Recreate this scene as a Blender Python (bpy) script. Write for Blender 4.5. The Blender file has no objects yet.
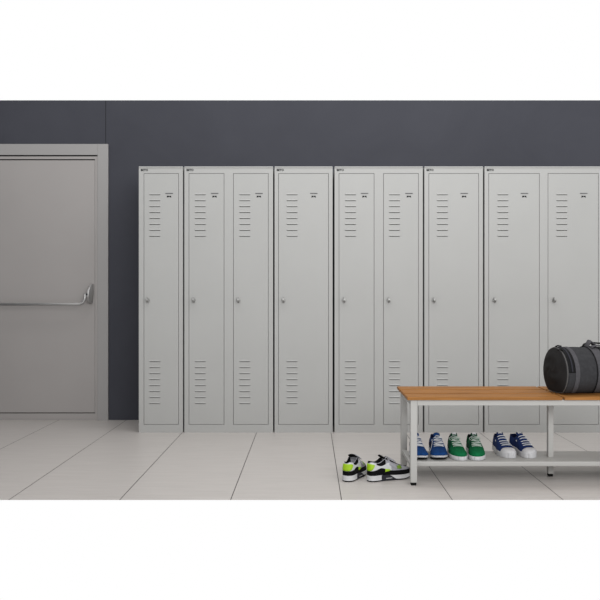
import bpy, math, random
from mathutils import Vector
random.seed(4)
C = bpy.context.scene.collection
PI = math.pi
F = 732.0; CX = 309.7; CY = 295.5; CAMZ = 0.929
YL = 4.963            # locker fronts
YW = 5.462            # back wall
def X(px, Y): return (px - CX) * Y / F
def Z(py, Y): return CAMZ + (CY - py) * Y / F

# ------------------------------------------------------------------ materials
def s2l(c):
    c /= 255.0
    return c/12.92 if c <= .04045 else ((c+.055)/1.055)**2.4
def col(r, g, b): return (s2l(r), s2l(g), s2l(b), 1)
def mat(name, rgb, rough=.5, metal=0.0, noise=0.0, nscale=40, bump=0.0, bscale=300, stretch=(1,1,1), spec=.5, coat=0):
    m = bpy.data.materials.new(name); m.use_nodes = True
    nt = m.node_tree; b = nt.nodes['Principled BSDF']
    b.inputs['Roughness'].default_value = rough
    b.inputs['Metallic'].default_value = metal
    b.inputs['Specular IOR Level'].default_value = spec
    b.inputs['Coat Weight'].default_value = coat
    c = col(*rgb)
    b.inputs['Base Color'].default_value = c
    tc = nt.nodes.new('ShaderNodeTexCoord')
    mp = nt.nodes.new('ShaderNodeMapping'); mp.inputs['Scale'].default_value = stretch
    nt.links.new(tc.outputs['Object'], mp.inputs['Vector'])
    if noise:
        n = nt.nodes.new('ShaderNodeTexNoise'); n.inputs['Scale'].default_value = nscale; n.inputs['Detail'].default_value = 6
        nt.links.new(mp.outputs[0], n.inputs['Vector'])
        r = nt.nodes.new('ShaderNodeValToRGB')
        r.color_ramp.elements[0].position = .3; r.color_ramp.elements[1].position = .7
        r.color_ramp.elements[0].color = tuple(max(0, x*(1-noise)) for x in c[:3])+(1,)
        r.color_ramp.elements[1].color = tuple(min(1, x*(1+noise)) for x in c[:3])+(1,)
        nt.links.new(n.outputs['Fac'], r.inputs['Fac'])
        nt.links.new(r.outputs['Color'], b.inputs['Base Color'])
    if bump:
        n2 = nt.nodes.new('ShaderNodeTexNoise'); n2.inputs['Scale'].default_value = bscale; n2.inputs['Detail'].default_value = 4
        nt.links.new(mp.outputs[0], n2.inputs['Vector'])
        bp = nt.nodes.new('ShaderNodeBump'); bp.inputs['Strength'].default_value = bump; bp.inputs['Distance'].default_value = .002
        nt.links.new(n2.outputs['Fac'], bp.inputs['Height'])
        nt.links.new(bp.outputs['Normal'], b.inputs['Normal'])
    return m

def math_node(nt, op, a=None, b=None, va=None, vb=None):
    n = nt.nodes.new('ShaderNodeMath'); n.operation = op
    if a is not None: nt.links.new(a, n.inputs[0])
    if b is not None: nt.links.new(b, n.inputs[1])
    if va is not None: n.inputs[0].default_value = va
    if vb is not None: n.inputs[1].default_value = vb
    return n.outputs[0]

def floor_mat():
    m = mat('floor_tile', (160, 156, 153), .42, noise=0)
    nt = m.node_tree; b = nt.nodes['Principled BSDF']
    tc = nt.nodes['Texture Coordinate']
    sep = nt.nodes.new('ShaderNodeSeparateXYZ'); nt.links.new(tc.outputs['Object'], sep.inputs[0])
    # joints run away from the viewer every 0.504 m
    a = math_node(nt, 'SUBTRACT', sep.outputs['X'], vb=0.1444 - .504/2 - .504*20)
    a = math_node(nt, 'MODULO', a, vb=.504)
    a = math_node(nt, 'SUBTRACT', a, vb=.252)
    a = math_node(nt, 'ABSOLUTE', a)
    g = math_node(nt, 'LESS_THAN', a, vb=.0020)
    mp = nt.nodes.new('ShaderNodeMapping'); mp.inputs['Scale'].default_value = (1.2, 14, 1)
    nt.links.new(tc.outputs['Object'], mp.inputs[0])
    n = nt.nodes.new('ShaderNodeTexNoise'); n.inputs['Scale'].default_value = 3; n.inputs['Detail'].default_value = 8; n.inputs['Roughness'].default_value = .62
    nt.links.new(mp.outputs[0], n.inputs['Vector'])
    r = nt.nodes.new('ShaderNodeValToRGB')
    r.color_ramp.elements[0].position = .25; r.color_ramp.elements[1].position = .75
    r.color_ramp.elements[0].color = col(*FLOOR_LO); r.color_ramp.elements[1].color = col(*FLOOR_HI)
    nt.links.new(n.outputs['Fac'], r.inputs['Fac'])
    mx = nt.nodes.new('ShaderNodeMix'); mx.data_type = 'RGBA'
    nt.links.new(g, mx.inputs['Factor'])
    nt.links.new(r.outputs['Color'], mx.inputs['A']); mx.inputs['B'].default_value = col(48, 44, 42)
    nt.links.new(mx.outputs['Result'], b.inputs['Base Color'])
    return m

def wall_mat():
    m = mat('wall_panel', WALL, .65, spec=.2)
    nt = m.node_tree; b = nt.nodes['Principled BSDF']
    tc = nt.nodes['Texture Coordinate']
    n = nt.nodes.new('ShaderNodeTexNoise'); n.inputs['Scale'].default_value = 1.6; n.inputs['Detail'].default_value = 9
    n.inputs['Roughness'].default_value = .6; n.inputs['Distortion'].default_value = .8
    nt.links.new(tc.outputs['Object'], n.inputs['Vector'])
    r = nt.nodes.new('ShaderNodeValToRGB')
    r.color_ramp.elements[0].position = .3; r.color_ramp.elements[1].position = .72
    r.color_ramp.elements[0].color = col(*[x-2 for x in WALL]); r.color_ramp.elements[1].color = col(*[x+4 for x in WALL])
    nt.links.new(n.outputs['Fac'], r.inputs['Fac'])
    sep = nt.nodes.new('ShaderNodeSeparateXYZ'); nt.links.new(tc.outputs['Object'], sep.inputs[0])
    a = math_node(nt, 'ADD', sep.outputs['X'], vb=1.522)
    a = math_node(nt, 'ABSOLUTE', a); g = math_node(nt, 'LESS_THAN', a, vb=.0025)
    mx = nt.nodes.new('ShaderNodeMix'); mx.data_type = 'RGBA'
    nt.links.new(g, mx.inputs['Factor']); nt.links.new(r.outputs['Color'], mx.inputs['A'])
    mx.inputs['B'].default_value = col(26, 26, 29)
    nt.links.new(mx.outputs['Result'], b.inputs['Base Color'])
    return m

def wood_mat():
    m = mat('beech_wood', (150, 100, 55), .55, spec=.15)
    nt = m.node_tree; b = nt.nodes['Principled BSDF']; tc = nt.nodes['Texture Coordinate']
    mp = nt.nodes.new('ShaderNodeMapping'); mp.inputs['Scale'].default_value = (1.0, 16, 16)
    nt.links.new(tc.outputs['Object'], mp.inputs[0])
    n = nt.nodes.new('ShaderNodeTexNoise'); n.inputs['Scale'].default_value = 4; n.inputs['Detail'].default_value = 8; n.inputs['Distortion'].default_value = .6
    nt.links.new(mp.outputs[0], n.inputs['Vector'])
    r = nt.nodes.new('ShaderNodeValToRGB')
    r.color_ramp.elements[0].position = .3; r.color_ramp.elements[1].position = .7
    r.color_ramp.elements[0].color = col(*WOOD_LO); r.color_ramp.elements[1].color = col(*WOOD_HI)
    nt.links.new(n.outputs['Fac'], r.inputs['Fac']); nt.links.new(r.outputs['Color'], b.inputs['Base Color'])
    return m

FLOOR_LO = (172, 167, 163); FLOOR_HI = (184, 179, 175)
WALL = (59, 60, 67)
WOOD_LO = (122, 80, 38); WOOD_HI = (158, 108, 56)
M = {}
M['floor'] = floor_mat(); M['wall'] = wall_mat(); M['wood'] = wood_mat()
M['locker'] = mat('locker_grey', (161, 161, 159), .5, noise=.02, nscale=3)
M['sidewall'] = mat('side_wall_paint', (222,222,222), .7)
M['gap'] = mat('gap_shade_black', (12, 12, 13), .8, spec=.12)  # black colour stands in for shade in the narrow door gaps
M['door'] = mat('door_grey', (152, 148, 146), .45, noise=.03, nscale=2)
M['doorframe'] = mat('door_frame_grey', (146, 144, 143), .45)
M['bar'] = mat('brushed_metal', (176, 175, 174), .38, .65)
M['lock'] = mat('lock_metal', (150, 150, 148), .38, .7)
M['ink'] = mat('black_print', (10, 10, 10), .7, spec=.12)
M['greyink'] = mat('grey_print', (84, 84, 86), .7)
M['darkink'] = mat('badge_print', (22, 24, 28), .7, spec=.1)
M['bench'] = mat('bench_white', (166,165,162), .5, spec=.3)
M['rubber'] = mat('black_rubber', (12, 12, 12), .7, spec=.12)
M['bag'] = mat('charcoal_canvas', (50, 50, 52), .85, noise=.14, nscale=60, bump=.5, bscale=500, spec=.12)
M['bagdark'] = mat('dark_nylon', (34, 33, 33), .8, noise=.2, nscale=18, bump=.9, bscale=24, spec=.12)
M['baglight'] = mat('grey_canvas', (70, 69, 72), .85, noise=.12, nscale=80, bump=.4, bscale=500, spec=.12)
M['piping'] = mat('black_piping', (14, 14, 15), .6, spec=.12)
M['greypiping'] = mat('grey_piping', (78, 76, 74), .7)
M['white'] = mat('white_rubber', (188, 188, 190), .5)
M['lace'] = mat('white_lace', (196, 198, 200), .8, spec=.12)
M['blue'] = mat('royal_blue_mesh', (16, 54, 104), .75, noise=.2, nscale=60, spec=.12)
M['navy'] = mat('navy_canvas', (28, 46, 92), .85, noise=.12, nscale=90, spec=.12)
M['navydark'] = mat('dark_navy', (12, 20, 52), .8, spec=.12)
M['green'] = mat('green_suede', (12, 94, 56), .85, noise=.15, nscale=60, spec=.12)
M['greendark'] = mat('dark_green_suede', (14, 66, 46), .85, spec=.12)
M['black'] = mat('black_mesh', (4, 4, 7), .7, spec=.12)
M['dgrey'] = mat('dark_grey_rubber', (40, 40, 46), .6, spec=.12)
M['lime'] = mat('lime_plastic', (146, 184, 6), .5)
M['limedark'] = mat('olive_lime_mesh', (98, 130, 22), .6)
M['lgrey'] = mat('light_grey_leather', (142, 142, 148), .6)
M['wleather'] = mat('white_leather', (186, 188, 190), .5)
M['greylace'] = mat('pale_lace', (176, 188, 180), .8, spec=.12)

# ------------------------------------------------------------------ mesh helpers
class MB:
    def __init__(s): s.v = []; s.f = []
    def box(s, x0, x1, y0, y1, z0, z1, skip=()):
        n = len(s.v)
        s.v += [(x0,y0,z0),(x1,y0,z0),(x1,y1,z0),(x0,y1,z0),(x0,y0,z1),(x1,y0,z1),(x1,y1,z1),(x0,y1,z1)]
        fs = {'bottom':(0,3,2,1),'top':(4,5,6,7),'front':(0,1,5,4),'right':(1,2,6,5),'back':(2,3,7,6),'left':(3,0,4,7)}
        s.f += [tuple(n+i for i in f) for k, f in fs.items() if k not in skip]
        return s
    def quad(s, a, b, c, d):
        n = len(s.v); s.v += [a,b,c,d]; s.f.append((n,n+1,n+2,n+3))
    def grid(s, rows, closed=False):
        n = len(s.v); m = len(rows[0])
        for r in rows: s.v += [tuple(p) for p in r]
        for i in range(len(rows)-1):
            for j in range(m if closed else m-1):
                k = (j+1) % m
                s.f.append((n+i*m+j, n+i*m+k, n+(i+1)*m+k, n+(i+1)*m+j))
        return n
    def tube(s, pts, r, seg=8, flat=1.0, up=Vector((0,0,1)), caps=True):
        pts = [Vector(p) for p in pts]; rows = []
        pu = None
        for i, p in enumerate(pts):
            t = (pts[min(i+1, len(pts)-1)] - pts[max(i-1, 0)]).normalized()
            u = up if pu is None else pu
            a = u - t*u.dot(t)
            if a.length < 1e-4: a = Vector((1,0,0)) - t*t.x
            if a.length < 1e-4: a = Vector((0,1,0)) - t*t.y
            a.normalize(); b = t.cross(a); pu = a
            rr = r(i/(len(pts)-1)) if callable(r) else r
            rows.append([p + a*math.cos(q)*rr*flat + b*math.sin(q)*rr for q in [2*PI*k/seg for k in range(seg)]])
        n = s.grid(rows, True)
        if caps:
            s.f.append(tuple(n+k for k in range(seg))[::-1])
            s.f.append(tuple(n+(len(rows)-1)*seg+k for k in range(seg)))
        return s
    def disc(s, c, axis, r, h, seg=20, r2=None):
        c = Vector(c); ax = Vector(axis).normalized()
        s.tube([c, c+ax*h*.98, c+ax*h], (lambda t: r if t < .9 else (r2 or r*.9)), seg)
        return s
    def build(s, name, m, parent=None, bevel=0, smooth=False, merge=0, seg=2, recalc=True):
        me = bpy.data.meshes.new(name); me.from_pydata([tuple(v) for v in s.v], [], s.f)
        import bmesh
        bm = bmesh.new(); bm.from_mesh(me)
        if merge: bmesh.ops.remove_doubles(bm, verts=bm.verts, dist=merge)
        if recalc: bmesh.ops.recalc_face_normals(bm, faces=bm.faces)
        bm.to_mesh(me); bm.free()
        me.materials.append(m)
        if smooth:
            for p in me.polygons: p.use_smooth = True
        me.update()
        o = bpy.data.objects.new(name, me); C.objects.link(o)
        if parent: o.parent = parent
        if bevel:
            b = o.modifiers.new('bevel', 'BEVEL'); b.width = bevel; b.segments = seg; b.limit_method = 'ANGLE'; b.angle_limit = math.radians(40)
        return o
def tag(o, label=None, cat=None, group=None, kind=None):
    if label: o['label'] = label
    if cat: o['category'] = cat
    if group: o['group'] = group
    if kind: o['kind'] = kind
    return o
def thing(name, loc, label, cat, group=None, rz=0):
    o = bpy.data.objects.new(name, None); C.objects.link(o); o.location = loc; o.rotation_euler = (0,0,rz); o.empty_display_size = .05
    return tag(o, label, cat, group)

# ------------------------------------------------------------------ setting
YF = CAMZ * F / 204.5
fl = MB(); fl.quad((-3.2, YF, 0), (3.2, YF, 0), (3.2, YW+.1, 0), (-3.2, YW+.1, 0))
o = fl.build('floor', M['floor']); tag(o, 'pale greige floor of long tiles with thin dark joints', 'floor', kind='structure')
WT = Z(100.3, YW)
DX0, DX1, DZ = -2.70, -1.53, 2.03
w = MB()
w.box(-3.2, DX0, YW, YW+.1, 0, WT); w.box(DX1, 3.2, YW, YW+.1, 0, WT); w.box(DX0, DX1, YW, YW+.1, DZ, WT)
o = w.build('wall_back', M['wall']); tag(o, 'dark slate grey wall behind the lockers and door', 'wall', kind='structure')

o = MB().box(-3.2, -3.1, -1.0, YW, 0, WT).build('shade_wall', M['wall']); tag(o, 'unseen dark slate grey side wall added to shade the door side', 'wall', kind='structure')  # added out of view to keep light off the door side
# door (leaf is the top-level mesh)
YD = 5.445
dr = Vector((0,0,0))
lx0, lx1 = -2.60, X(94.8, YD+.012)
lz0, lz1 = Z(412.6, YD+.012), Z(160.2, YD+.012)
leaf = MB()
leaf.box(lx0, lx1, YD+.012, YD+.055, lz0, lz1)
door = leaf.build('door_1', M['door'], bevel=.002)
tag(door, 'grey steel emergency exit door with a metal push bar', 'door', kind='structure')
fr = MB()
fx1 = X(108, YD); ix1 = X(97.4, YD); ft = Z(143.9, YD); it = Z(155, YD)
fx0 = -2.76; ix0 = -2.68
fr.box(ix1, fx1, YD, YW+.06, 0, ft); fr.box(fx0, ix0, YD, YW+.06, 0, ft); fr.box(ix0, ix1, YD, YW+.06, it, ft)
fr.build('door_frame', M['doorframe'], door, bevel=.002)
# stepped rebate of the frame just inside the face
zt1, zt0 = Z(156.2, YD), Z(158.9, YD)
rb = MB()
rb.box(ix0, ix1, YD+.008, YW+.05, zt0, zt1)
rb.box(lx1+.003, ix1, YD+.008, YW+.05, 0, zt0)
rb.box(ix0, lx0-.003, YD+.008, YW+.05, 0, zt0)
rb.build('frame_rebate', M['door'], door)
sl = MB(); sl.box(ix0, ix1, YD+.010, YW+.045, zt1, it); sl.box(lx0-.003, lx1+.003, YD+.016, YW+.045, lz1, zt0)
sl.build('gap_shade', M['gap'], door)  # black strips paint the shade of the gaps above the leaf
sg = MB(); sg.box(lx1, lx1+.003, YD+.030, YW+.045, 0, zt0); sg.build('gap_shade', M['gap'], door)  # painted gap shade along the right edge of the leaf
th = MB(); th.box(lx0-.003, lx1+.003, YD+.016, YW+.06, 0, lz0-.006); th.build('threshold', M['door'], door, bevel=.002)
t2 = MB(); t2.box(lx0-.003, lx1+.003, YD+.022, YW+.05, lz0-.006, lz0); t2.build('gap_shade', M['gap'], door)  # painted gap shade under the leaf
# shallow pressed edge line of the leaf
# push bar
YB = YD - .085
zb = Z(304.3, YB)
xb = X(84.8, YB)
R_ = .05
pts = [(-2.50, YB, zb)]
pts += [(xb-R_, YB, zb)]
for k in range(1, 9):
    a = k/8*PI/2
    pts.append((xb-R_+R_*math.sin(a), YB, zb+R_-R_*math.cos(a)))
pts.append((xb+.001, YB+.012, zb+R_+.03))
bar = MB().tube(pts, .0108, 14).build('push_bar', M['bar'], door, smooth=True)
def bracket(xc0):
    b = MB(); rows = []; xc = xc0
    zc0, zc1 = Z(303.5, YB), Z(283.8, YB)
    n = 16
    for i in range(n+1):
        t = i/n; z = zc0 + (zc1-zc0)*t
        dep = .030 + .072*math.sin(PI*min(1, max(0, t*1.02)))**.6 * (1-.25*t)
        wd = .013 + .006*math.sin(PI*t); sh = .012*t*t; xc = xc0 + sh - .004; wd -= sh*.5
        rows.append([(xc-wd, YD+.013, z), (xc-wd, YD+.012-dep*.8, z), (xc-wd*.4, YD+.012-dep, z), (xc+wd*.4, YD+.012-dep, z), (xc+wd, YD+.012-dep*.8, z), (xc+wd, YD+.013, z)])
    g = b.grid(rows, True); m = 6
    b.f.append(tuple(range(m))[::-1]); b.f.append(tuple(n*m+k for k in range(m)))
    o = b.build('bracket', M['bar'], door, bevel=.002, smooth=True)
    MB().disc((xc0-.006, YD-.085, zc0+(zc1-zc0)*.47), (0,-1,0), .006, .004).build('pivot_screw', M['dgrey'], o)
bracket(X(87.6, YB)); bracket(-2.49)

# ------------------------------------------------------------------ lockers
LT = Z(166.5, YL)
units = [
 ((138.8,182.8), [(143.75,178.75,149.5,169.2,147.8)]),
 ((184.4,273.0), [(188.75,224.25,195.0,214.7,193.8),(233.2,268.5,239.5,259.0,238.4)]),
 ((274.6,332.6), [(278.3,328.7,286.8,313.8,283.5)]),
 ((334.6,422.8), [(338.8,374.3,345.2,364.6,344.1),(383.3,418.6,389.2,409.0,388.7)]),
 ((424.4,482.9), [(428.6,478.8,437.1,464.2,433.8)]),
 ((484.6,604.0), [(488.5,539.6,497.6,524.4,494.3),(547.8,598.6,556.5,583.7,553.8)]),
]
labels = [
 'narrow single-door grey metal locker at the left end, beside the grey door',
 'narrow two-door grey metal locker, second unit from the left end of the row',
 'grey metal locker with one wide door, standing between the two narrow two-door lockers',
 'narrow two-door grey metal locker directly behind the left end of the bench',
 'grey metal locker with one wide door, rising behind the bench above the green shoes',
 'extra-wide two-door grey metal locker at the right end, behind the duffel bag',
]
font_mesh = None
def text_mesh(txt, size):
    cu = bpy.data.curves.new('txt', 'FONT'); cu.body = txt; cu.size = size; cu.extrude = .0004; cu.resolution_u = 2; cu.offset = .0007
    t = bpy.data.objects.new('txt', cu); C.objects.link(t)
    dg = bpy.context.evaluated_depsgraph_get()
    me = bpy.data.meshes.new_from_object(t.evaluated_get(dg))
    bpy.data.objects.remove(t); bpy.data.curves.remove(cu)
    return me
logo = text_mesh('BETO', .0195); logo.materials.clear(); logo.materials.append(M['darkink'])
UPV = [194.8 + i*5.93 for i in range(8)]
LOV = [361.6 + i*5.99 for i in range(8)]
def make_door(root, ox, z0, z1, dx0, dx1, vx, lbx, lkx):
    g = .0028
    a, b = dx0+g, dx1-g; zb_, zt_ = z0+g, z1-g
    hz = sorted([Z(y, YL) for y in UPV+LOV])
    vw = .072; h = .0022
    v0, v1 = vx, vx+vw
    d = MB()
    xs = [a, v0, v1, b]
    zs = [zb_]
    for q in hz: zs += [q-h, q+h]
    zs.append(zt_)
    yf = 0.0
    for i in range(len(zs)-1):
        for j in range(3):
            if j == 1 and i % 2 == 1:
                x0, x1, q0, q1 = xs[1], xs[2], zs[i], zs[i+1]
                yb = .012
                d.quad((x0,0,q1),(x1,0,q1),(x1,yb,q1),(x0,yb,q1)); d.quad((x0,0,q0),(x0,yb,q0),(x1,yb,q0),(x1,0,q0))
                d.quad((x0,0,q0),(x0,0,q1),(x0,yb,q1),(x0,yb,q0)); d.quad((x1,0,q0),(x1,yb,q0),(x1,yb,q1),(x1,0,q1))
                continue
            d.quad((xs[j],0,zs[i]),(xs[j+1],0,zs[i]),(xs[j+1],0,zs[i+1]),(xs[j],0,zs[i+1]))
    # folded edges and back sheet
    d.box(a, b, 0, .02, zb_, zt_, skip=('front','back'))
    door = d.build('door', M['locker'], root, recalc=False)
    for part in (UPV, LOV):
        mb = MB()
        for y in part:
            q = Z(y, YL)
            # pressed hood above each slot, leaning out as it comes down
            t = q+.010; yy = -.0030
            x0, x1 = v0-.002, v1+.002
            mb.quad((x0,-.0003,t),(x1,-.0003,t),(x1-.002,yy,q+h),(x0+.002,yy,q+h))
            mb.quad((x0+.002,yy,q+h),(x1-.002,yy,q+h),(x1-.002,-.0002,q+h*.6),(x0+.002,-.0002,q+h*.6))
            mb.f += []
            n = len(mb.v); mb.v += [(x0,-.0003,t),(x0+.002,yy,q+h),(x0,0,q+h)]; mb.f.append((n,n+1,n+2))
            n = len(mb.v); mb.v += [(x1,-.0003,t),(x1-.002,yy,q+h),(x1,0,q+h)]; mb.f.append((n,n+2,n+1))
        mb.build('vent', M['locker'], door)
    # label holder strip and little black mark
    zl = Z(193.4, YL)
    MB().box(lbx-.025, lbx+.025, -.0020, 0, zl-.0028, zl+.0028).build('label_strip', M['greyink'], door)
    zm = Z(196.5, YL); mk = MB()
    mk.box(lbx-.015, lbx-.002, -.0008, 0, zm-.0048, zm+.0052)
    mk.box(lbx+.001, lbx+.013, -.0008, 0, zm-.0042, zm+.0048)
    mk.box(lbx-.016, lbx-.012, -.0008, 0, zm-.0075, zm-.0048)
    mk.box(lbx+.010, lbx+.014, -.0008, 0, zm-.0075, zm-.0042)
    mk.build('number_mark', M['ink'], door)
    zk = Z(300.0, YL)
    lk = MB().disc((lkx, 0, zk), (0,-1,0), .0135, .008, 20)
    lk = lk.build('lock', M['lock'], door, smooth=False, bevel=.001)
    k = MB(); rows = []
    for i in range(13):
        t = i/12; ang = -.15
        zz = zk - .017 + .034*t; wd = .0045 + .003*math.sin(PI*t); dp = .012 + .014*math.sin(PI*t)**.7
        xx = lkx + math.sin(ang)*(zz-zk)
        rows.append([(xx-wd,-.007,zz),(xx-wd*.8,-.007-dp,zz),(xx+wd*.8,-.007-dp,zz),(xx+wd,-.007,zz)])
    k.grid(rows, True); k.f.append((0,1,2,3)); k.f.append((48,51,50,49))
    k.build('latch', M['lock'], lk, bevel=.001)
for (u0, u1), doors in units:
    x0, x1 = X(u0, YL), X(u1, YL); xc = (x0+x1)/2
    lab = labels.pop(0)
    root = thing('locker', (xc, YL, 0), lab, 'locker', 'grey metal lockers along the wall')
    W2 = (x1-x0)/2; dp = YW-YL-.004
    dz0, dz1 = Z(424.6, YL), Z(173.3, YL)
    b = MB()
    b.box(-W2, W2, 0, dp, 0, LT, skip=('front',))
    xs = [-W2]
    for d in doors: xs += [X(d[0], YL)-xc, X(d[1], YL)-xc]
    xs.append(W2); zs = [0, dz0, dz1, LT]
    for i in range(3):
        for j in range(len(xs)-1):
            if i == 1 and j % 2 == 1:
                p, q, r, t = xs[j], xs[j+1], zs[1], zs[2]; yb = .035
                b.quad((p,0,t),(q,0,t),(q,yb,t),(p,yb,t)); b.quad((p,0,r),(p,yb,r),(q,yb,r),(q,0,r))
                b.quad((p,0,r),(p,0,t),(p,yb,t),(p,yb,r)); b.quad((q,0,r),(q,yb,r),(q,yb,t),(q,0,t))
                continue
            b.quad((xs[j],0,zs[i]),(xs[j+1],0,zs[i]),(xs[j+1],0,zs[i+1]),(xs[j],0,zs[i+1]))
    b.build('body', M['locker'], root, merge=.00001)
    # folded roof rim standing slightly proud
    MB().box(-W2, W2, -.004, 0, LT-.009, LT).build('roof_rim', M['locker'], root, bevel=.0035)
    lg = bpy.data.objects.new('badge', logo); C.objects.link(lg); lg.parent = root
    lg.location = (-W2+.014, -.0006, Z(171.0, YL)); lg.rotation_euler = (PI/2, 0, 0)
    for (d0, d1, vx, lb, lk) in doors:
        make_door(root, xc, dz0, dz1, X(d0,YL)-xc, X(d1,YL)-xc, X(vx,YL)-xc, X(lb,YL)-xc, X(lk,YL)-xc)

# ------------------------------------------------------------------ bench
BX = .476; BE = 2.0; BM = 1.237
BT = .434
bench = thing('bench', (BX, 3.565, 0), 'long cloakroom bench with wooden slat seat, pale metal frame and low shoe shelf', 'bench')
def bb(name, x0, x1, y0, y1, z0, z1, m, bev=.002, parent=None):
    return MB().box(x0-BX, x1-BX, y0-3.565, y1-3.565, z0, z1).build(name, m, parent or bench, bevel=bev)
for (y0, y1) in ((3.565,3.690),(3.716,3.840),(3.866,3.99)):
    bb('slat', BX, BM-.005, y0, y1, .419, BT, M['wood'], .002)
    bb('slat', BM+.005, BE, y0, y1, .419, BT, M['wood'], .002)
lx = .4925; lw = .0325
for xx in (lx, BE-(lx-BX)-lw):
    for yy in (3.575, 3.940):
        l = bb('leg', xx, xx+lw, yy, yy+lw, .014, .4185, M['bench'], .003)
        bb('foot_pad', xx+.003, xx+lw-.003, yy+.003, yy+lw-.003, 0, .014, M['rubber'], .003, l)
    bb('side_rail', xx+.001, xx+lw-.001, 3.6075, 3.940, .391, .4185, M['bench'])
    bb('shelf_side_rail', xx+.004, xx+lw-.004, 3.6075, 3.940, .080, .100, M['bench'])
l = bb('leg', BM-.014, BM+.014, 3.752, 3.780, .014, .391, M['bench'], .003)
bb('foot_pad', BM-.012, BM+.012, 3.754, 3.778, 0, .014, M['rubber'], .003, l)
e1 = BE-(lx-BX)-lw
bb('front_rail', lx+lw, e1, 3.578, 3.603, .391, .4185, M['bench'])
bb('rear_rail', lx+lw, e1, 3.944, 3.969, .391, .4185, M['bench'])
bb('cross_rail', BM-.0125, BM+.0125, 3.603, 3.944, .391, .4185, M['bench'])
bb('shelf', lx+lw-.004, e1+.004, 3.662, 3.90, .096, .100, M['bench'], .001)
bb('shelf_rail', lx+lw-.004, e1+.004, 3.638, 3.662, .079, .1035, M['bench'], .005)
bb('shelf_rail', lx+lw-.004, e1+.004, 3.878, 3.898, .076, .096, M['bench'], .004)

# ------------------------------------------------------------------ duffel bag
BR = .1245
bag = thing('duffel_bag', (1.242, 3.712, BT+.003), 'charcoal grey barrel duffel bag lying on the wooden bench seat', 'bag', rz=math.radians(10))
BL = .50
def bag_r(t, off=0):
    # superellipse section, softly flattened on the bench
    c, s_ = math.cos(t), math.sin(t)
    r = BR + off
    y = r*c; z = r*s_
    if z < -BR*.80: z = -BR*.80 - (-(z) - BR*.80)*.25
    return y, z + BR*.80 + BR*.20*.25
def bag_pt(x, t, off=0):
    e = min(x, BL-x)
    k = 1.0
    if e < .012: k = 1 - .045*(1-e/.012)**2
    sag = 1 - .018*math.sin(PI*x/BL*5)**2
    y, z = bag_r(t, off)
    zc = BR
    return Vector((x, y*k*sag, zc + (z-zc)*k*(sag if z > zc else 1)))
NT = 56
b = MB(); rows = []
for i in range(49):
    x = BL*i/48
    rows.append([bag_pt(x, 2*PI*j/NT + .003*0) for j in range(NT)])
b.grid(rows, True)
body = b.build('body', M['bag'], bag, smooth=True)
def cap(x, sgn):
    c = MB(); rows = []
    for i in range(11):
        k = 1 - i/10*.999
        ring = []
        for j in range(NT):
            p = bag_pt(x, 2*PI*j/NT); q = Vector((x, 0, BR*.93))
            p = q + (p-q)*k
            wr = .0028*math.sin(j*2*PI/NT*3+k*9+1.3*math.sin(j*2*PI/NT*2))*math.sin(PI*(1-k))
            p.x += sgn*(.022*(1-k**2.5)) + wr
            ring.append(p)
        rows.append(ring)
    c.grid(rows, True); return c.build('end_panel', M['bagdark'], bag, smooth=True)
cap(0, -1); cap(BL, 1)
def ring_tube(x, r, off, m, name, t0=0, t1=2*PI, n=60, flat=1):
    pts = [bag_pt(x, t0+(t1-t0)*i/n, off) for i in range(n+1)]
    return MB().tube(pts, r, 8, flat).build(name, m, bag, smooth=True)
ring_tube(.004, .0022, .0, M['greypiping'], 'piping')
ring_tube(BL-.004, .0022, .0, M['greypiping'], 'piping')
def band(x0, x1, t0, t1, off, m, name, n=40, nx=5, parent=None):
    mb = MB(); rows = []
    for i in range(nx+2+1):
        ii = min(max(i-1, 0), nx); x = x0(0) if False else None
        row = []
        for j in range(n+3):
            jj = min(max(j-1, 0), n); t = t0+(t1-t0)*jj/n
            a = x0(jj/n) if callable(x0) else x0; c = x1(jj/n) if callable(x1) else x1
            xx = a+(c-a)*ii/nx
            o_ = -.002 if (i in (0, nx+2) or j in (0, n+2)) else off
            row.append(bag_pt(xx, t, o_))
        rows.append(row)
    mb.grid(rows); return mb.build(name, m, parent or bag, smooth=True)
# angles: 3/2 pi = bottom, pi = towards the viewer (-y), pi/2 = top
FR = PI
zp = band(.010, .045, PI*.36, FR*.985, .0018, M['piping'], 'zipper', 30)
band(.024, .031, PI*.36, FR*.975, .004, M['dgrey'], 'zipper_teeth', 30, parent=zp)
band(.046, .068, PI*.36, PI*1.45, .003, M['baglight'], 'trim_band', 44)
band(.010, .045, FR, PI*1.40, .0015, M['bag'], 'side_pocket', 20)
# webbing straps that carry the handles
for xa in (.165, .330):
    s_ = band(xa, xa+.045, PI*.10, PI*1.42, .0032, M['baglight'], 'strap', 60)
    ring_tube(xa-.002, .0022, .003, M['piping'], 'strap_edge', PI*.10, PI*1.42, 60)
    ring_tube(xa+.047, .0022, .003, M['piping'], 'strap_edge', PI*.10, PI*1.42, 60)
for t0, s_ in ((PI*.60, -1), (PI*.42, 1)):
    p0 = bag_pt(.175, t0, .004); p1 = bag_pt(.365, t0, .004)
    pts = []
    for i in range(25):
        t = i/24
        h = (.014 if s_ < 0 else .024)*math.sin(PI*t)**.35 if 0 < t < 1 else 0
        p = p0.lerp(p1, t); p.z += h - .008*math.sin(PI*t)**4; p.y += s_*-.008*math.sin(PI*t)
        pts.append(p)
    MB().tube(pts, .016, 10, .26, up=Vector((0,0,1))).build('handle', M['baglight'] if s_ < 0 else M['piping'], bag, smooth=True)
hw = MB(); rows = []
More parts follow.
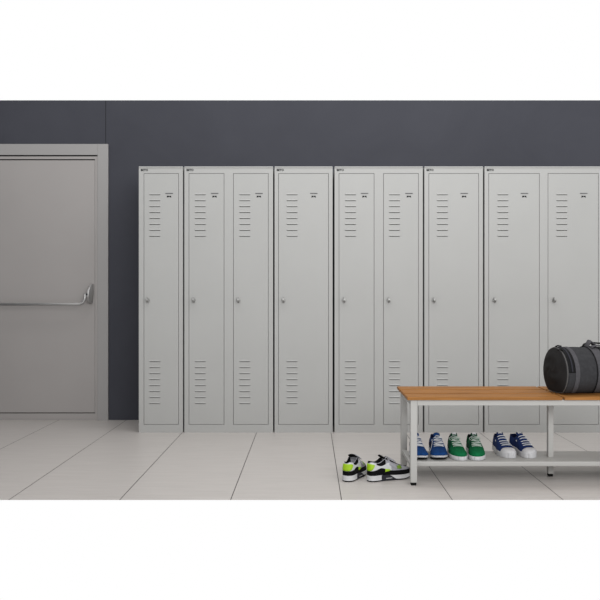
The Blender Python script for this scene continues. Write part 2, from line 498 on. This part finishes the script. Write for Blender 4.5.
# folded leather-like grip wrap that stands up where strap meets handle
for t0 in (PI*.52,):
    p = bag_pt(.187, t0, .004)
    pts = [p+Vector((-.022,0,-.010)), p+Vector((-.012,0,.006)), p+Vector((0,0,.026)), p+Vector((.012,.0,.016)), p+Vector((.028,0,.004))]
    MB().tube(pts, lambda t: .021-.006*abs(t-.5), 12, .35).build('grip_tab', M['baglight'], bag, smooth=True)
for xx, t, dx in ((.006, PI*.66, -.026), (.020, PI*.42, .030)):
    p = bag_pt(xx, t, .004)
    MB().tube([p, p+Vector((dx*.4,-.004,.007)), p+Vector((dx,-.008,.003))], .0062, 8, .5).build('zipper_pull', M['piping'], bag, smooth=True)

# ------------------------------------------------------------------ shoes
def spline(tab, u):
    n = len(tab)
    if u <= tab[0][0]: return tab[0][1]
    if u >= tab[-1][0]: return tab[-1][1]
    for i in range(n-1):
        if tab[i][0] <= u <= tab[i+1][0]: break
    x0, y0 = tab[i]; x1, y1 = tab[i+1]
    m0 = (y1-tab[i-1][1])/(x1-tab[i-1][0]) if i > 0 else (y1-y0)/(x1-x0)
    m1 = (tab[i+2][1]-y0)/(tab[i+2][0]-x0) if i < n-2 else (y1-y0)/(x1-x0)
    h = x1-x0; t = (u-x0)/h
    return (2*t**3-3*t*t+1)*y0+(t**3-2*t*t+t)*h*m0+(-2*t**3+3*t*t)*y1+(t**3-t*t)*h*m1
def sst(a, b, x):
    t = min(1, max(0, (x-a)/(b-a))); return t*t*(3-2*t)
class Shoe:
    def __init__(s, name, loc, rz, label, group, my=1, L=.28, W=1.0, zb=.022, collar=None, top=None, pitch=0):
        s.L = L; s.my = my; s.W = W
        s.zb = zb if callable(zb) else (lambda u: zb)
        s.wt = [(0,0),(.008,.012),(.03,.021),(.07,.0275),(.13,.0315),(.25,.0315),(.4,.0335),(.55,.040),(.68,.0455),(.78,.0455),(.87,.040),(.94,.030),(.98,.018),(.995,.008),(1,0)]
        s.ct = collar or [(0,.078),(.03,.080),(.1,.072),(.2,.064),(.3,.070),(.38,.084),(.45,.09)]
        s.ht = top or [(.36,.096),(.45,.087),(.55,.073),(.65,.060),(.75,.052),(.85,.047),(.93,.041),(.98,.034),(1,.026)]
        s.o = thing(name, loc, label, 'shoe', group, rz)
        s.us = sorted(set([0,.004,.008,.015,.03,.05] + [i/40 for i in range(3, 37)] + [.91,.93,.945,.96,.97,.98,.988,.994,.998,1]))
    def w(s, u): return max(0, spline(s.wt, u))*s.W
    def yc(s, u): return s.my*(-.006*math.sin(PI*u) + .012*u*u - .004)
    def P(s, u, v, off=0):
        t = abs(2*v-1); sd = 1 if v < .5 else -1
        w = s.w(u); zb = s.zb(u)
        Cc = spline(s.ct, u)
        # rear part: outer wall, rim, inside
        if t > .5:
            q = (1-t)/.5; y = w*(1+.05*math.sin(PI*q)-.24*q**1.6); z = zb+(Cc-zb)*q
        elif t > .38:
            q = (.5-t)/.12; y = w*(.76-.14*q); z = Cc+.003*math.sin(PI*q)
        else:
            q = (.38-t)/.38; y = w*(.62*(1-q)); dz = (Cc-zb-.012)*sst(.03,.08,u); z = Cc-dz*min(1, q*2.2)**.8
        b = sst(.36, .44, u)
        if b > 0:
            H = spline(s.ht, u); th = PI*(1-t)/2
            y2 = w*math.cos(th)**.72 if t > 0 else 0; z2 = zb+(H-zb)*math.sin(th)**.85
            y = y*(1-b)+y2*b; z = z*(1-b)+z2*b
        p = Vector((u*s.L, sd*y+s.yc(u), z))
        if off:
            e = .004
            if u < .02 : 
                n = Vector((-1, sd*.4, 0)) if u < .01 else Vector((-.7, sd*.7, 0))
            elif u > .985: n = Vector((.8, sd*.3, .5))
            else:
                a = s.P(min(1,u+e), v) - s.P(max(0,u-e), v); c = s.P(u, min(1, v+.01)) - s.P(u, max(0, v-.01))
                n = c.cross(a)*-1
                if n.length < 1e-9: n = Vector((0, sd, .3))
                n.normalize()
                if n.dot(Vector((0, sd*(t+.01), 1-t+.05))) < 0: n = -n
            p += n.normalized()*off
        return p
    def vz(s, u, z, sd):
        lo, hi = 0.0, (.5 if u > .42 else .25)
        for _ in range(18):
            m = (lo+hi)/2
            if s.P(u, m).z < z: lo = m
            else: hi = m
        v = (lo+hi)/2
        return v if sd > 0 else 1-v
    def upper(s, m, lining):
        NV = 48; up = MB(); li = MB()
        rows = [[s.P(u, j/NV) for j in range(NV+1)] for u in s.us]
        n = up.grid(rows); faces = up.f; keep = []; inn = []
        mcol = NV+1
        for f in faces:
            i, j = divmod(f[0], mcol); u = s.us[i]; t = abs(2*(j+.5)/NV-1)
            (inn if (t < .44 and .0 < u < .40) else keep).append(f)
        up.f = keep; li.v = list(up.v); li.f = inn
        a = up.build('upper', m, s.o, smooth=True, merge=.0002)
        import bmesh
        b = li.build('lining', lining, s.o, smooth=True, merge=.0002)
        for ob in (a, b):
            bm = bmesh.new(); bm.from_mesh(ob.data)
            bmesh.ops.delete(bm, geom=[v for v in bm.verts if not v.link_faces], context='VERTS'); bm.to_mesh(ob.data); bm.free()
    def outline(s, us): return [(u, 1) for u in us] + [(u, -1) for u in reversed(us[1:-1])]
    def sp(s, u, sd, z, ex=0):
        # point on sole wall; ex = widening
        w = s.w(u)+ex*(1 if .02 < u < .98 else .0)
        x = u*s.L + (-ex if u < .02 else (ex if u > .98 else 0))
        return Vector((x, sd*w+s.yc(u), z))
    def sole(s, layers, m, name='sole', us=None):
        # layers: list of (z function of u, widening)
        us = us or s.us; o = s.outline(us); mb = MB(); N = len(o)
        rows = [[s.sp(u, sd, zf(u), ex) for (u, sd) in o] for zf, ex in layers]
        n = mb.grid(rows, True); K = len(us)
        for base in (0, (len(layers)-1)*N):
            L_ = [base+i for i in range(K)]; R_ = [base] + [base+N-i for i in range(1, K-1)] + [base+K-1]
            for i in range(K-1):
                f = [L_[i], L_[i+1], R_[i+1], R_[i]]
                f2 = []
                for q in f:
                    if q not in f2: f2.append(q)
                if len(f2) > 2: mb.f.append(tuple(f2))
        return mb.build(name, m, s.o, smooth=False)
    def patch(s, name, m, seq, zlo, zhi, off=.0013, n=6, parent=None):
        # seq: list of (u, side); z range may follow u
        rows = []
        ss = [seq[0]]+list(seq)+[seq[-1]]
        for i, (u, sd) in enumerate(ss):
            z0 = zlo(u) if callable(zlo) else zlo; z1 = zhi(u) if callable(zhi) else zhi
            row = []
            for j in range(n+3):
                jj = min(max(j-1,0), n)
                oo = -.0008 if i in (0, len(ss)-1) or j in (0, n+2) else off
                row.append(s.P(u, s.vz(u, z0+(z1-z0)*jj/n, sd), oo))
            rows.append(row)
        mb = MB(); mb.grid(rows); return mb.build(name, m, parent or s.o, smooth=True)
    def vpatch(s, name, m, us, v0, v1, off=.0013, n=24, parent=None):
        rows = []; uu = [us[0]]+list(us)+[us[-1]]
        for i, u in enumerate(uu):
            a = v0(u) if callable(v0) else v0; b = v1(u) if callable(v1) else v1
            rows.append([s.P(u, a+(b-a)*min(max(j-1,0),n)/n, -.0008 if i in (0,len(uu)-1) or j in (0,n+2) else off) for j in range(n+3)])
        mb = MB(); mb.grid(rows); return mb.build(name, m, parent or s.o, smooth=True)
    def ring(s, us): return [(u, -1) for u in reversed(us)] + [(u, 1) for u in us[1:]]
    def tongue(s, m, u0=.56, u1=.31, ztop=.112, hw=.021, tipm=None):
        rows = []
        for k, hh in ((0, 0), (1, .0045)):
            pass
        def pt(i, j, th):
            t = i/12; u = u0+(u1-u0)*t
            H = spline(s.ht, max(u, .40))+.0015
            zz = H if u >= .40 else spline(s.ht, .40)+.0015+(ztop-spline(s.ht,.40))*(.40-u)/(.40-u1)
            q = j/5-1; r = hw*(.72+.28*t)
            return Vector((u*s.L - th*.5, r*q+s.yc(u), zz-.010*q*q*(1-.3*t)-.0035 + th))
        top = [[pt(i, j, .0045) for j in range(11)] for i in range(13)]
        bot = [[pt(i, j, 0) for j in range(11)] for i in range(13)]
        mb = MB(); loop = [t_ + list(reversed(b_)) for t_, b_ in zip(top, bot)]
        mb.grid(loop, True); mb.f.append(tuple(12*22+k for k in range(22)))
        o = mb.build('tongue', m, s.o, smooth=True)
        if tipm:
            mb = MB(); mb.grid([[p+Vector((-.0006,0,.0014)) for p in r[2:9]] for r in top[9:]]); mb.build('tongue_label', tipm, o, smooth=True)
        return o
    def laces(s, m, u0=.42, u1=.64, n=6, hw=.2, r=.0023, cross=True, bow=True):
        mb = MB()
        for i in range(n):
            u = u0+(u1-u0)*i/(n-1)
            def arc(ua, ub, lift=.0075):
                return [s.P(ua+(ub-ua)*k/10, .5-hw+2*hw*k/10, lift) for k in range(11)]
            mb.tube(arc(u, u), r, 6)
            if cross and i < n-1:
                u2 = u0+(u1-u0)*(i+1)/(n-1)
                mb.tube(arc(u, u2, .0085) if i % 2 else arc(u2, u, .0085), r, 6)
        if bow:
            c = s.P(u0, .5, .010)
            for sd in (-1, 1):
                mb.tube([c, c+Vector((.006, sd*.016, .006)), c+Vector((.014, sd*.030, -.002)), c+Vector((.022, sd*.026, -.010)), c+Vector((.014, sd*.012, -.001)), c], r*.9, 6)
                mb.tube([c, c+Vector((.016, sd*.010, .002)), c+Vector((.034, sd*.017, -.012))], r*.9, 6)
        return mb.build('laces', m, s.o, smooth=True)
fr_ = lambda a, b, n: [a+(b-a)*i/n for i in range(n+1)]
spring = lambda u, k=.012: k*max(0, (u-.72)/.28)**2

def runner(loc, rz, label, my):
    zb = lambda u: .019+spring(u, .006)-.003*math.sin(PI*u)+.0025*math.cos(14*u)*sst(.6,.8,u)
    s = Shoe('running_shoe', loc, rz, label, 'blue running shoes', my, .285, .95, zb)
    s.upper(M['blue'], M['navydark'])
    bot = lambda u: spring(u)
    s.sole([(lambda u: bot(u), -.004), (lambda u: bot(u)+.003, .001), (lambda u: bot(u)+.008, .001)], M['black'], 'outsole')
    s.sole([(lambda u: bot(u)*.8+.008, .0012), (lambda u: zb(u)-.002, .0035), (lambda u: zb(u)+.0005, .0022), (lambda u: zb(u)+.001, -.003)], M['white'], 'midsole')
    s.patch('toe_guard', M['blue'], [(u,1) for u in fr_(.80,.995,10)]+[(u,-1) for u in reversed(fr_(.80,.995,10))], lambda u: zb(u)+.0005, lambda u: zb(u)+.003+.012*sst(.78,.95,u), .0038)
    for sd in (1,-1):
        s.patch('side_stripe', M['white'], [(u,sd) for u in fr_(.46,.70,8)], lambda u: .066-(u-.46)*.15, lambda u: .071-(u-.46)*.15, .0016, 3)
        s.patch('side_panel', M['navydark'], [(u,sd) for u in fr_(.12,.48,10)], lambda u: .030, lambda u: .034+.026*math.sin(PI*(u-.12)/.36), .0012)
    s.patch('heel_counter', M['navydark'], s.ring(fr_(0,.13,6)), .030, .060, .0015)
    s.tongue(M['blue'], ztop=.103, hw=.017)
    s.laces(M['lace'], .41, .73, 6, .13, .0019)
    return s
def green_shoe(loc, rz, label, my):
    s = Shoe('canvas_shoe', loc, rz, label, 'green casual shoes', my, .28, .92, .018)
    s.upper(M['green'], M['black'])
    s.sole([(lambda u: 0, -.002), (lambda u: .002, .003), (lambda u: .018, .0032), (lambda u: .0205, .002), (lambda u: .021, -.004)], M['white'])
    s.patch('heel_counter', M['black'], s.ring(fr_(0,.17,8)), .045, lambda u: spline(s.ct, u)-.004, .0015)
    for sd in (1,-1):
        s.patch('side_panel', M['greendark'], [(u,sd) for u in fr_(.16,.60,12)], .027, lambda u: .056-.018*abs(u-.35)/.25, .0012)
        s.patch('eyelet_panel', M['greendark'], [(u,sd) for u in fr_(.46,.66,8)], lambda u: spline(s.ht,u)-.020, lambda u: spline(s.ht,u)-.006, .0012)
    s.tongue(M['greendark'], ztop=.104, hw=.017, tipm=M['wleather'])
    s.laces(M['greylace'], .42, .73, 6, .13, .0018)
    return s
def sneaker(loc, rz, label, my):
    s = Shoe('canvas_sneaker', loc, rz, label, 'navy canvas sneakers', my, .25, .90, .022,
             top=[(.36,.094),(.45,.086),(.55,.075),(.65,.060),(.75,.051),(.82,.047),(.9,.043),(.96,.037),(1,.027)],
             collar=[(0,.076),(.03,.078),(.1,.071),(.2,.066),(.3,.072),(.38,.084),(.45,.090)])
    s.upper(M['navy'], M['navydark'])
    s.sole([(lambda u: 0, -.001), (lambda u: .001, .003), (lambda u: .024, .0035), (lambda u: .0265, .002), (lambda u: .027, -.004)], M['white'])
    o = s.vpatch('toe_cap', M['white'], fr_(.84,.94,7)+[.96,.975,.985,.993,.998], .02, .98, .0018)
    s.patch('heel_strip', M['white'], s.ring(fr_(0,.05,4)), .062, .072, .0018, 3)
    s.patch('sole_stripe', M['navy'], [(u,1) for u in fr_(.02,.8,24)], .0275, .0295, .004, 2)
    s.tongue(M['navy'], ztop=.102, hw=.018, tipm=M['wleather'])
    s.laces(M['lace'], .40, .76, 6, .15, .0021, cross=False)
    return s
def trainer(loc, rz, label, my):
    zb = lambda u: .031-.005*sst(.2,.6,u)+spring(u,.006)
    s = Shoe('trainer', loc, rz, label, 'lime, black and white trainers', my, .238, .90, zb,
             collar=[(0,.090),(.03,.096),(.1,.093),(.2,.088),(.28,.094),(.36,.106),(.45,.110)],
             top=[(.36,.114),(.42,.110),(.5,.100),(.6,.086),(.7,.073),(.8,.064),(.9,.057),(.97,.050),(1,.040)])
    s.upper(M['lgrey'], M['black'])
    bot = lambda u: spring(u,.012)
    s.sole([(bot, -.004), (lambda u: bot(u)+.002, .002), (lambda u: bot(u)+.007, .003)], M['black'], 'outsole')
    s.sole([(lambda u: bot(u)+.007, .004), (lambda u: bot(u)+.016, .003), (lambda u: zb(u)+.000, .0035), (lambda u: zb(u)+.002, -.003)], M['white'], 'midsole')
    # dark window in the heel half of the midsole
    for sd in (1,-1):
        mb = MB(); us = fr_(.26,.62,12); rows = []
        for i, u in enumerate([us[0]]+us+[us[-1]]):
            ex = .001 if i in (0, len(us)+1) else .0058
            rows.append([s.sp(u, sd, .003, .001), s.sp(u, sd, .003, ex), s.sp(u, sd, .008, ex), s.sp(u, sd, .030-.024*sst(.42,.62,u), ex), s.sp(u, sd, .031-.024*sst(.42,.62,u), .001)])
        mb.grid(rows); wn = mb.build('sole_window', M['dgrey'], s.o)
        mb = MB(); rows = [[s.sp(u, sd, .0120, .0064), s.sp(u, sd, .0145, .0064)] for u in fr_(.36,.50,4)]
        mb.grid(rows); mb.build('window_mark', M['white'], wn)
    us = s.us
    # black mudguard all the way round
    zl = lambda u: zb(u)+.0005
    zh = lambda u: zb(u)+.0225+.012*math.exp(-((u-.27)/.13)**2)-.004*sst(.7,1,u)
    mud = s.patch('mudguard', M['black'], s.ring([u for u in us if u < .9985]), zl, zh, .0022, 5)
    # white heel surround and lime heel patch
    s.patch('heel_surround', M['wleather'], s.ring(fr_(0,.24,10)), lambda u: zh(u)-.002+.00*u, lambda u: spline(s.ct, u)-.001-.0*u, .0014)
    s.patch('heel_patch', M['lime'], s.ring(fr_(0,.105,8)), lambda u: .055+.026*(u/.105)**2.0, lambda u: .0895-.007*(u/.105)**2, .0034)
    for sd in (1,-1):
        s.patch('side_panel', M['wleather'], [(u,sd) for u in fr_(.22,.50,10)], lambda u: zh(u)-.003, lambda u: min(.082+.02*(u-.22), spline(s.ct, min(u,.45))-.004), .0016)
        s.patch('lime_window', M['lime'], [(u,sd) for u in fr_(.35,.46,5)], lambda u: .045+.004*(u-.35)/.11, lambda u: .060-.004*(u-.35)/.11, .0044, 4, parent=None)
        s.patch('collar_panel', M['black'], [(u,sd) for u in fr_(.15,.37,8)], lambda u: .083-.008*math.sin(PI*(u-.15)/.22), lambda u: spline(s.ct, u)+.0005, .0020)
        s.patch('eyelet_patch', M['limedark'], [(u,sd) for u in fr_(.63,.73,5)], .055, .069, .003, 4)
        s.patch('eyelet_panel', M['lgrey'], [(u,sd) for u in fr_(.46,.62,6)], lambda u: spline(s.ht,u)-.030, lambda u: spline(s.ht,u)-.012, .0024)
    s.vpatch('toe_box', M['black'], fr_(.50,.82,10), lambda u: .5-.17*(1-(u-.5)/.32*.8), lambda u: .5+.17*(1-(u-.5)/.32*.8), .0016, 12)
    s.tongue(M['black'], u0=.54, u1=.31, ztop=.124, hw=.022)
    s.laces(M['lgrey'], .42, .60, 5, .15, .0022, cross=True, bow=False)
    return s
def place(fn, heel, toe, z, label, my):
    # heel and toe tips given as (X, Y) on the surface; keep direction, start at the toe
    dx, dy = toe[0]-heel[0], toe[1]-heel[1]; a = math.atan2(dy, dx)
    s = fn((0,0,z), a, label, my)
    s.o.location = (toe[0]-math.cos(a)*s.L, toe[1]-math.sin(a)*s.L, z)
    return s
SH = .1004
SZ = .1004
place(runner, (.572, 3.93), (.5535, 3.668), SH, 'blue running shoe with white laces on the shelf, partly hidden by the bench leg', 1)
place(runner, (.663, 3.93), (.656, 3.668), SH, 'blue running shoe with white laces on the shelf, next to the green pair', -1)
place(green_shoe, (.774, 3.93), (.7535, 3.668), SH, 'green shoe with white sole on the shelf, next to the blue running shoes', 1)
place(green_shoe, (.861, 3.93), (.848, 3.668), SH, 'green shoe with white sole on the shelf, next to the navy canvas sneakers', -1)
place(sneaker, (1.020, 3.98), (1.018, 3.725), SZ, 'navy canvas sneaker with white toe cap, nearer the green shoes', 1)
place(sneaker, (1.092, 3.98), (1.136, 3.725), SZ, 'navy canvas sneaker with white toe cap, nearer the middle bench leg', -1)
place(trainer, (.172, 3.635), (.276, 3.865), 0, 'lime, black and white trainer on the floor, seen from its heel', 1)
place(trainer, (.300, 3.655), (.507, 3.758), 0, 'lime, black and white trainer on the floor, side on with toe beside the bench leg', -1)

# ------------------------------------------------------------------ light
wd = bpy.data.worlds.new('world'); bpy.context.scene.world = wd; wd.use_nodes = True
wd.node_tree.nodes['Background'].inputs['Color'].default_value = (1,1,1,1)
wd.node_tree.nodes['Background'].inputs['Strength'].default_value = 1.0
def area(name, loc, rot, sx, sy, power, rgb=(1,1,1)):
    l = bpy.data.lights.new(name, 'AREA'); l.shape = 'RECTANGLE'; l.size = sx; l.size_y = sy; l.energy = power; l.color = rgb
    o = bpy.data.objects.new(name, l); C.objects.link(o); o.location = loc; o.rotation_euler = rot
    return o
area('ceiling_lamp', (0.4, 3.9, 3.3), (math.radians(8),0,0), 3.6, .7, 30)
area('front_fill', (1.2, -.4, 2.3), (math.radians(70),0,0), 3.6, 1.8, 100)  # added fill behind the camera, lifts low fronts and the space under the bench

# ------------------------------------------------------------------ camera
cam = bpy.data.cameras.new('camera'); co = bpy.data.objects.new('camera', cam); C.objects.link(co)
co.location = (0,0,CAMZ); co.rotation_euler = (PI/2,0,0)
cam.sensor_width = 36; cam.sensor_fit = 'HORIZONTAL'; cam.lens = F/600*36
cam.shift_x = -(CX-300)/600; cam.shift_y = -(300-CY)/600
cam.clip_start = .05
bpy.context.scene.camera = co
vs = bpy.context.scene.view_settings
vs.view_transform = 'Standard'; vs.look = 'None'; vs.gamma = 1; vs.exposure = 0; vs.use_curve_mapping = False
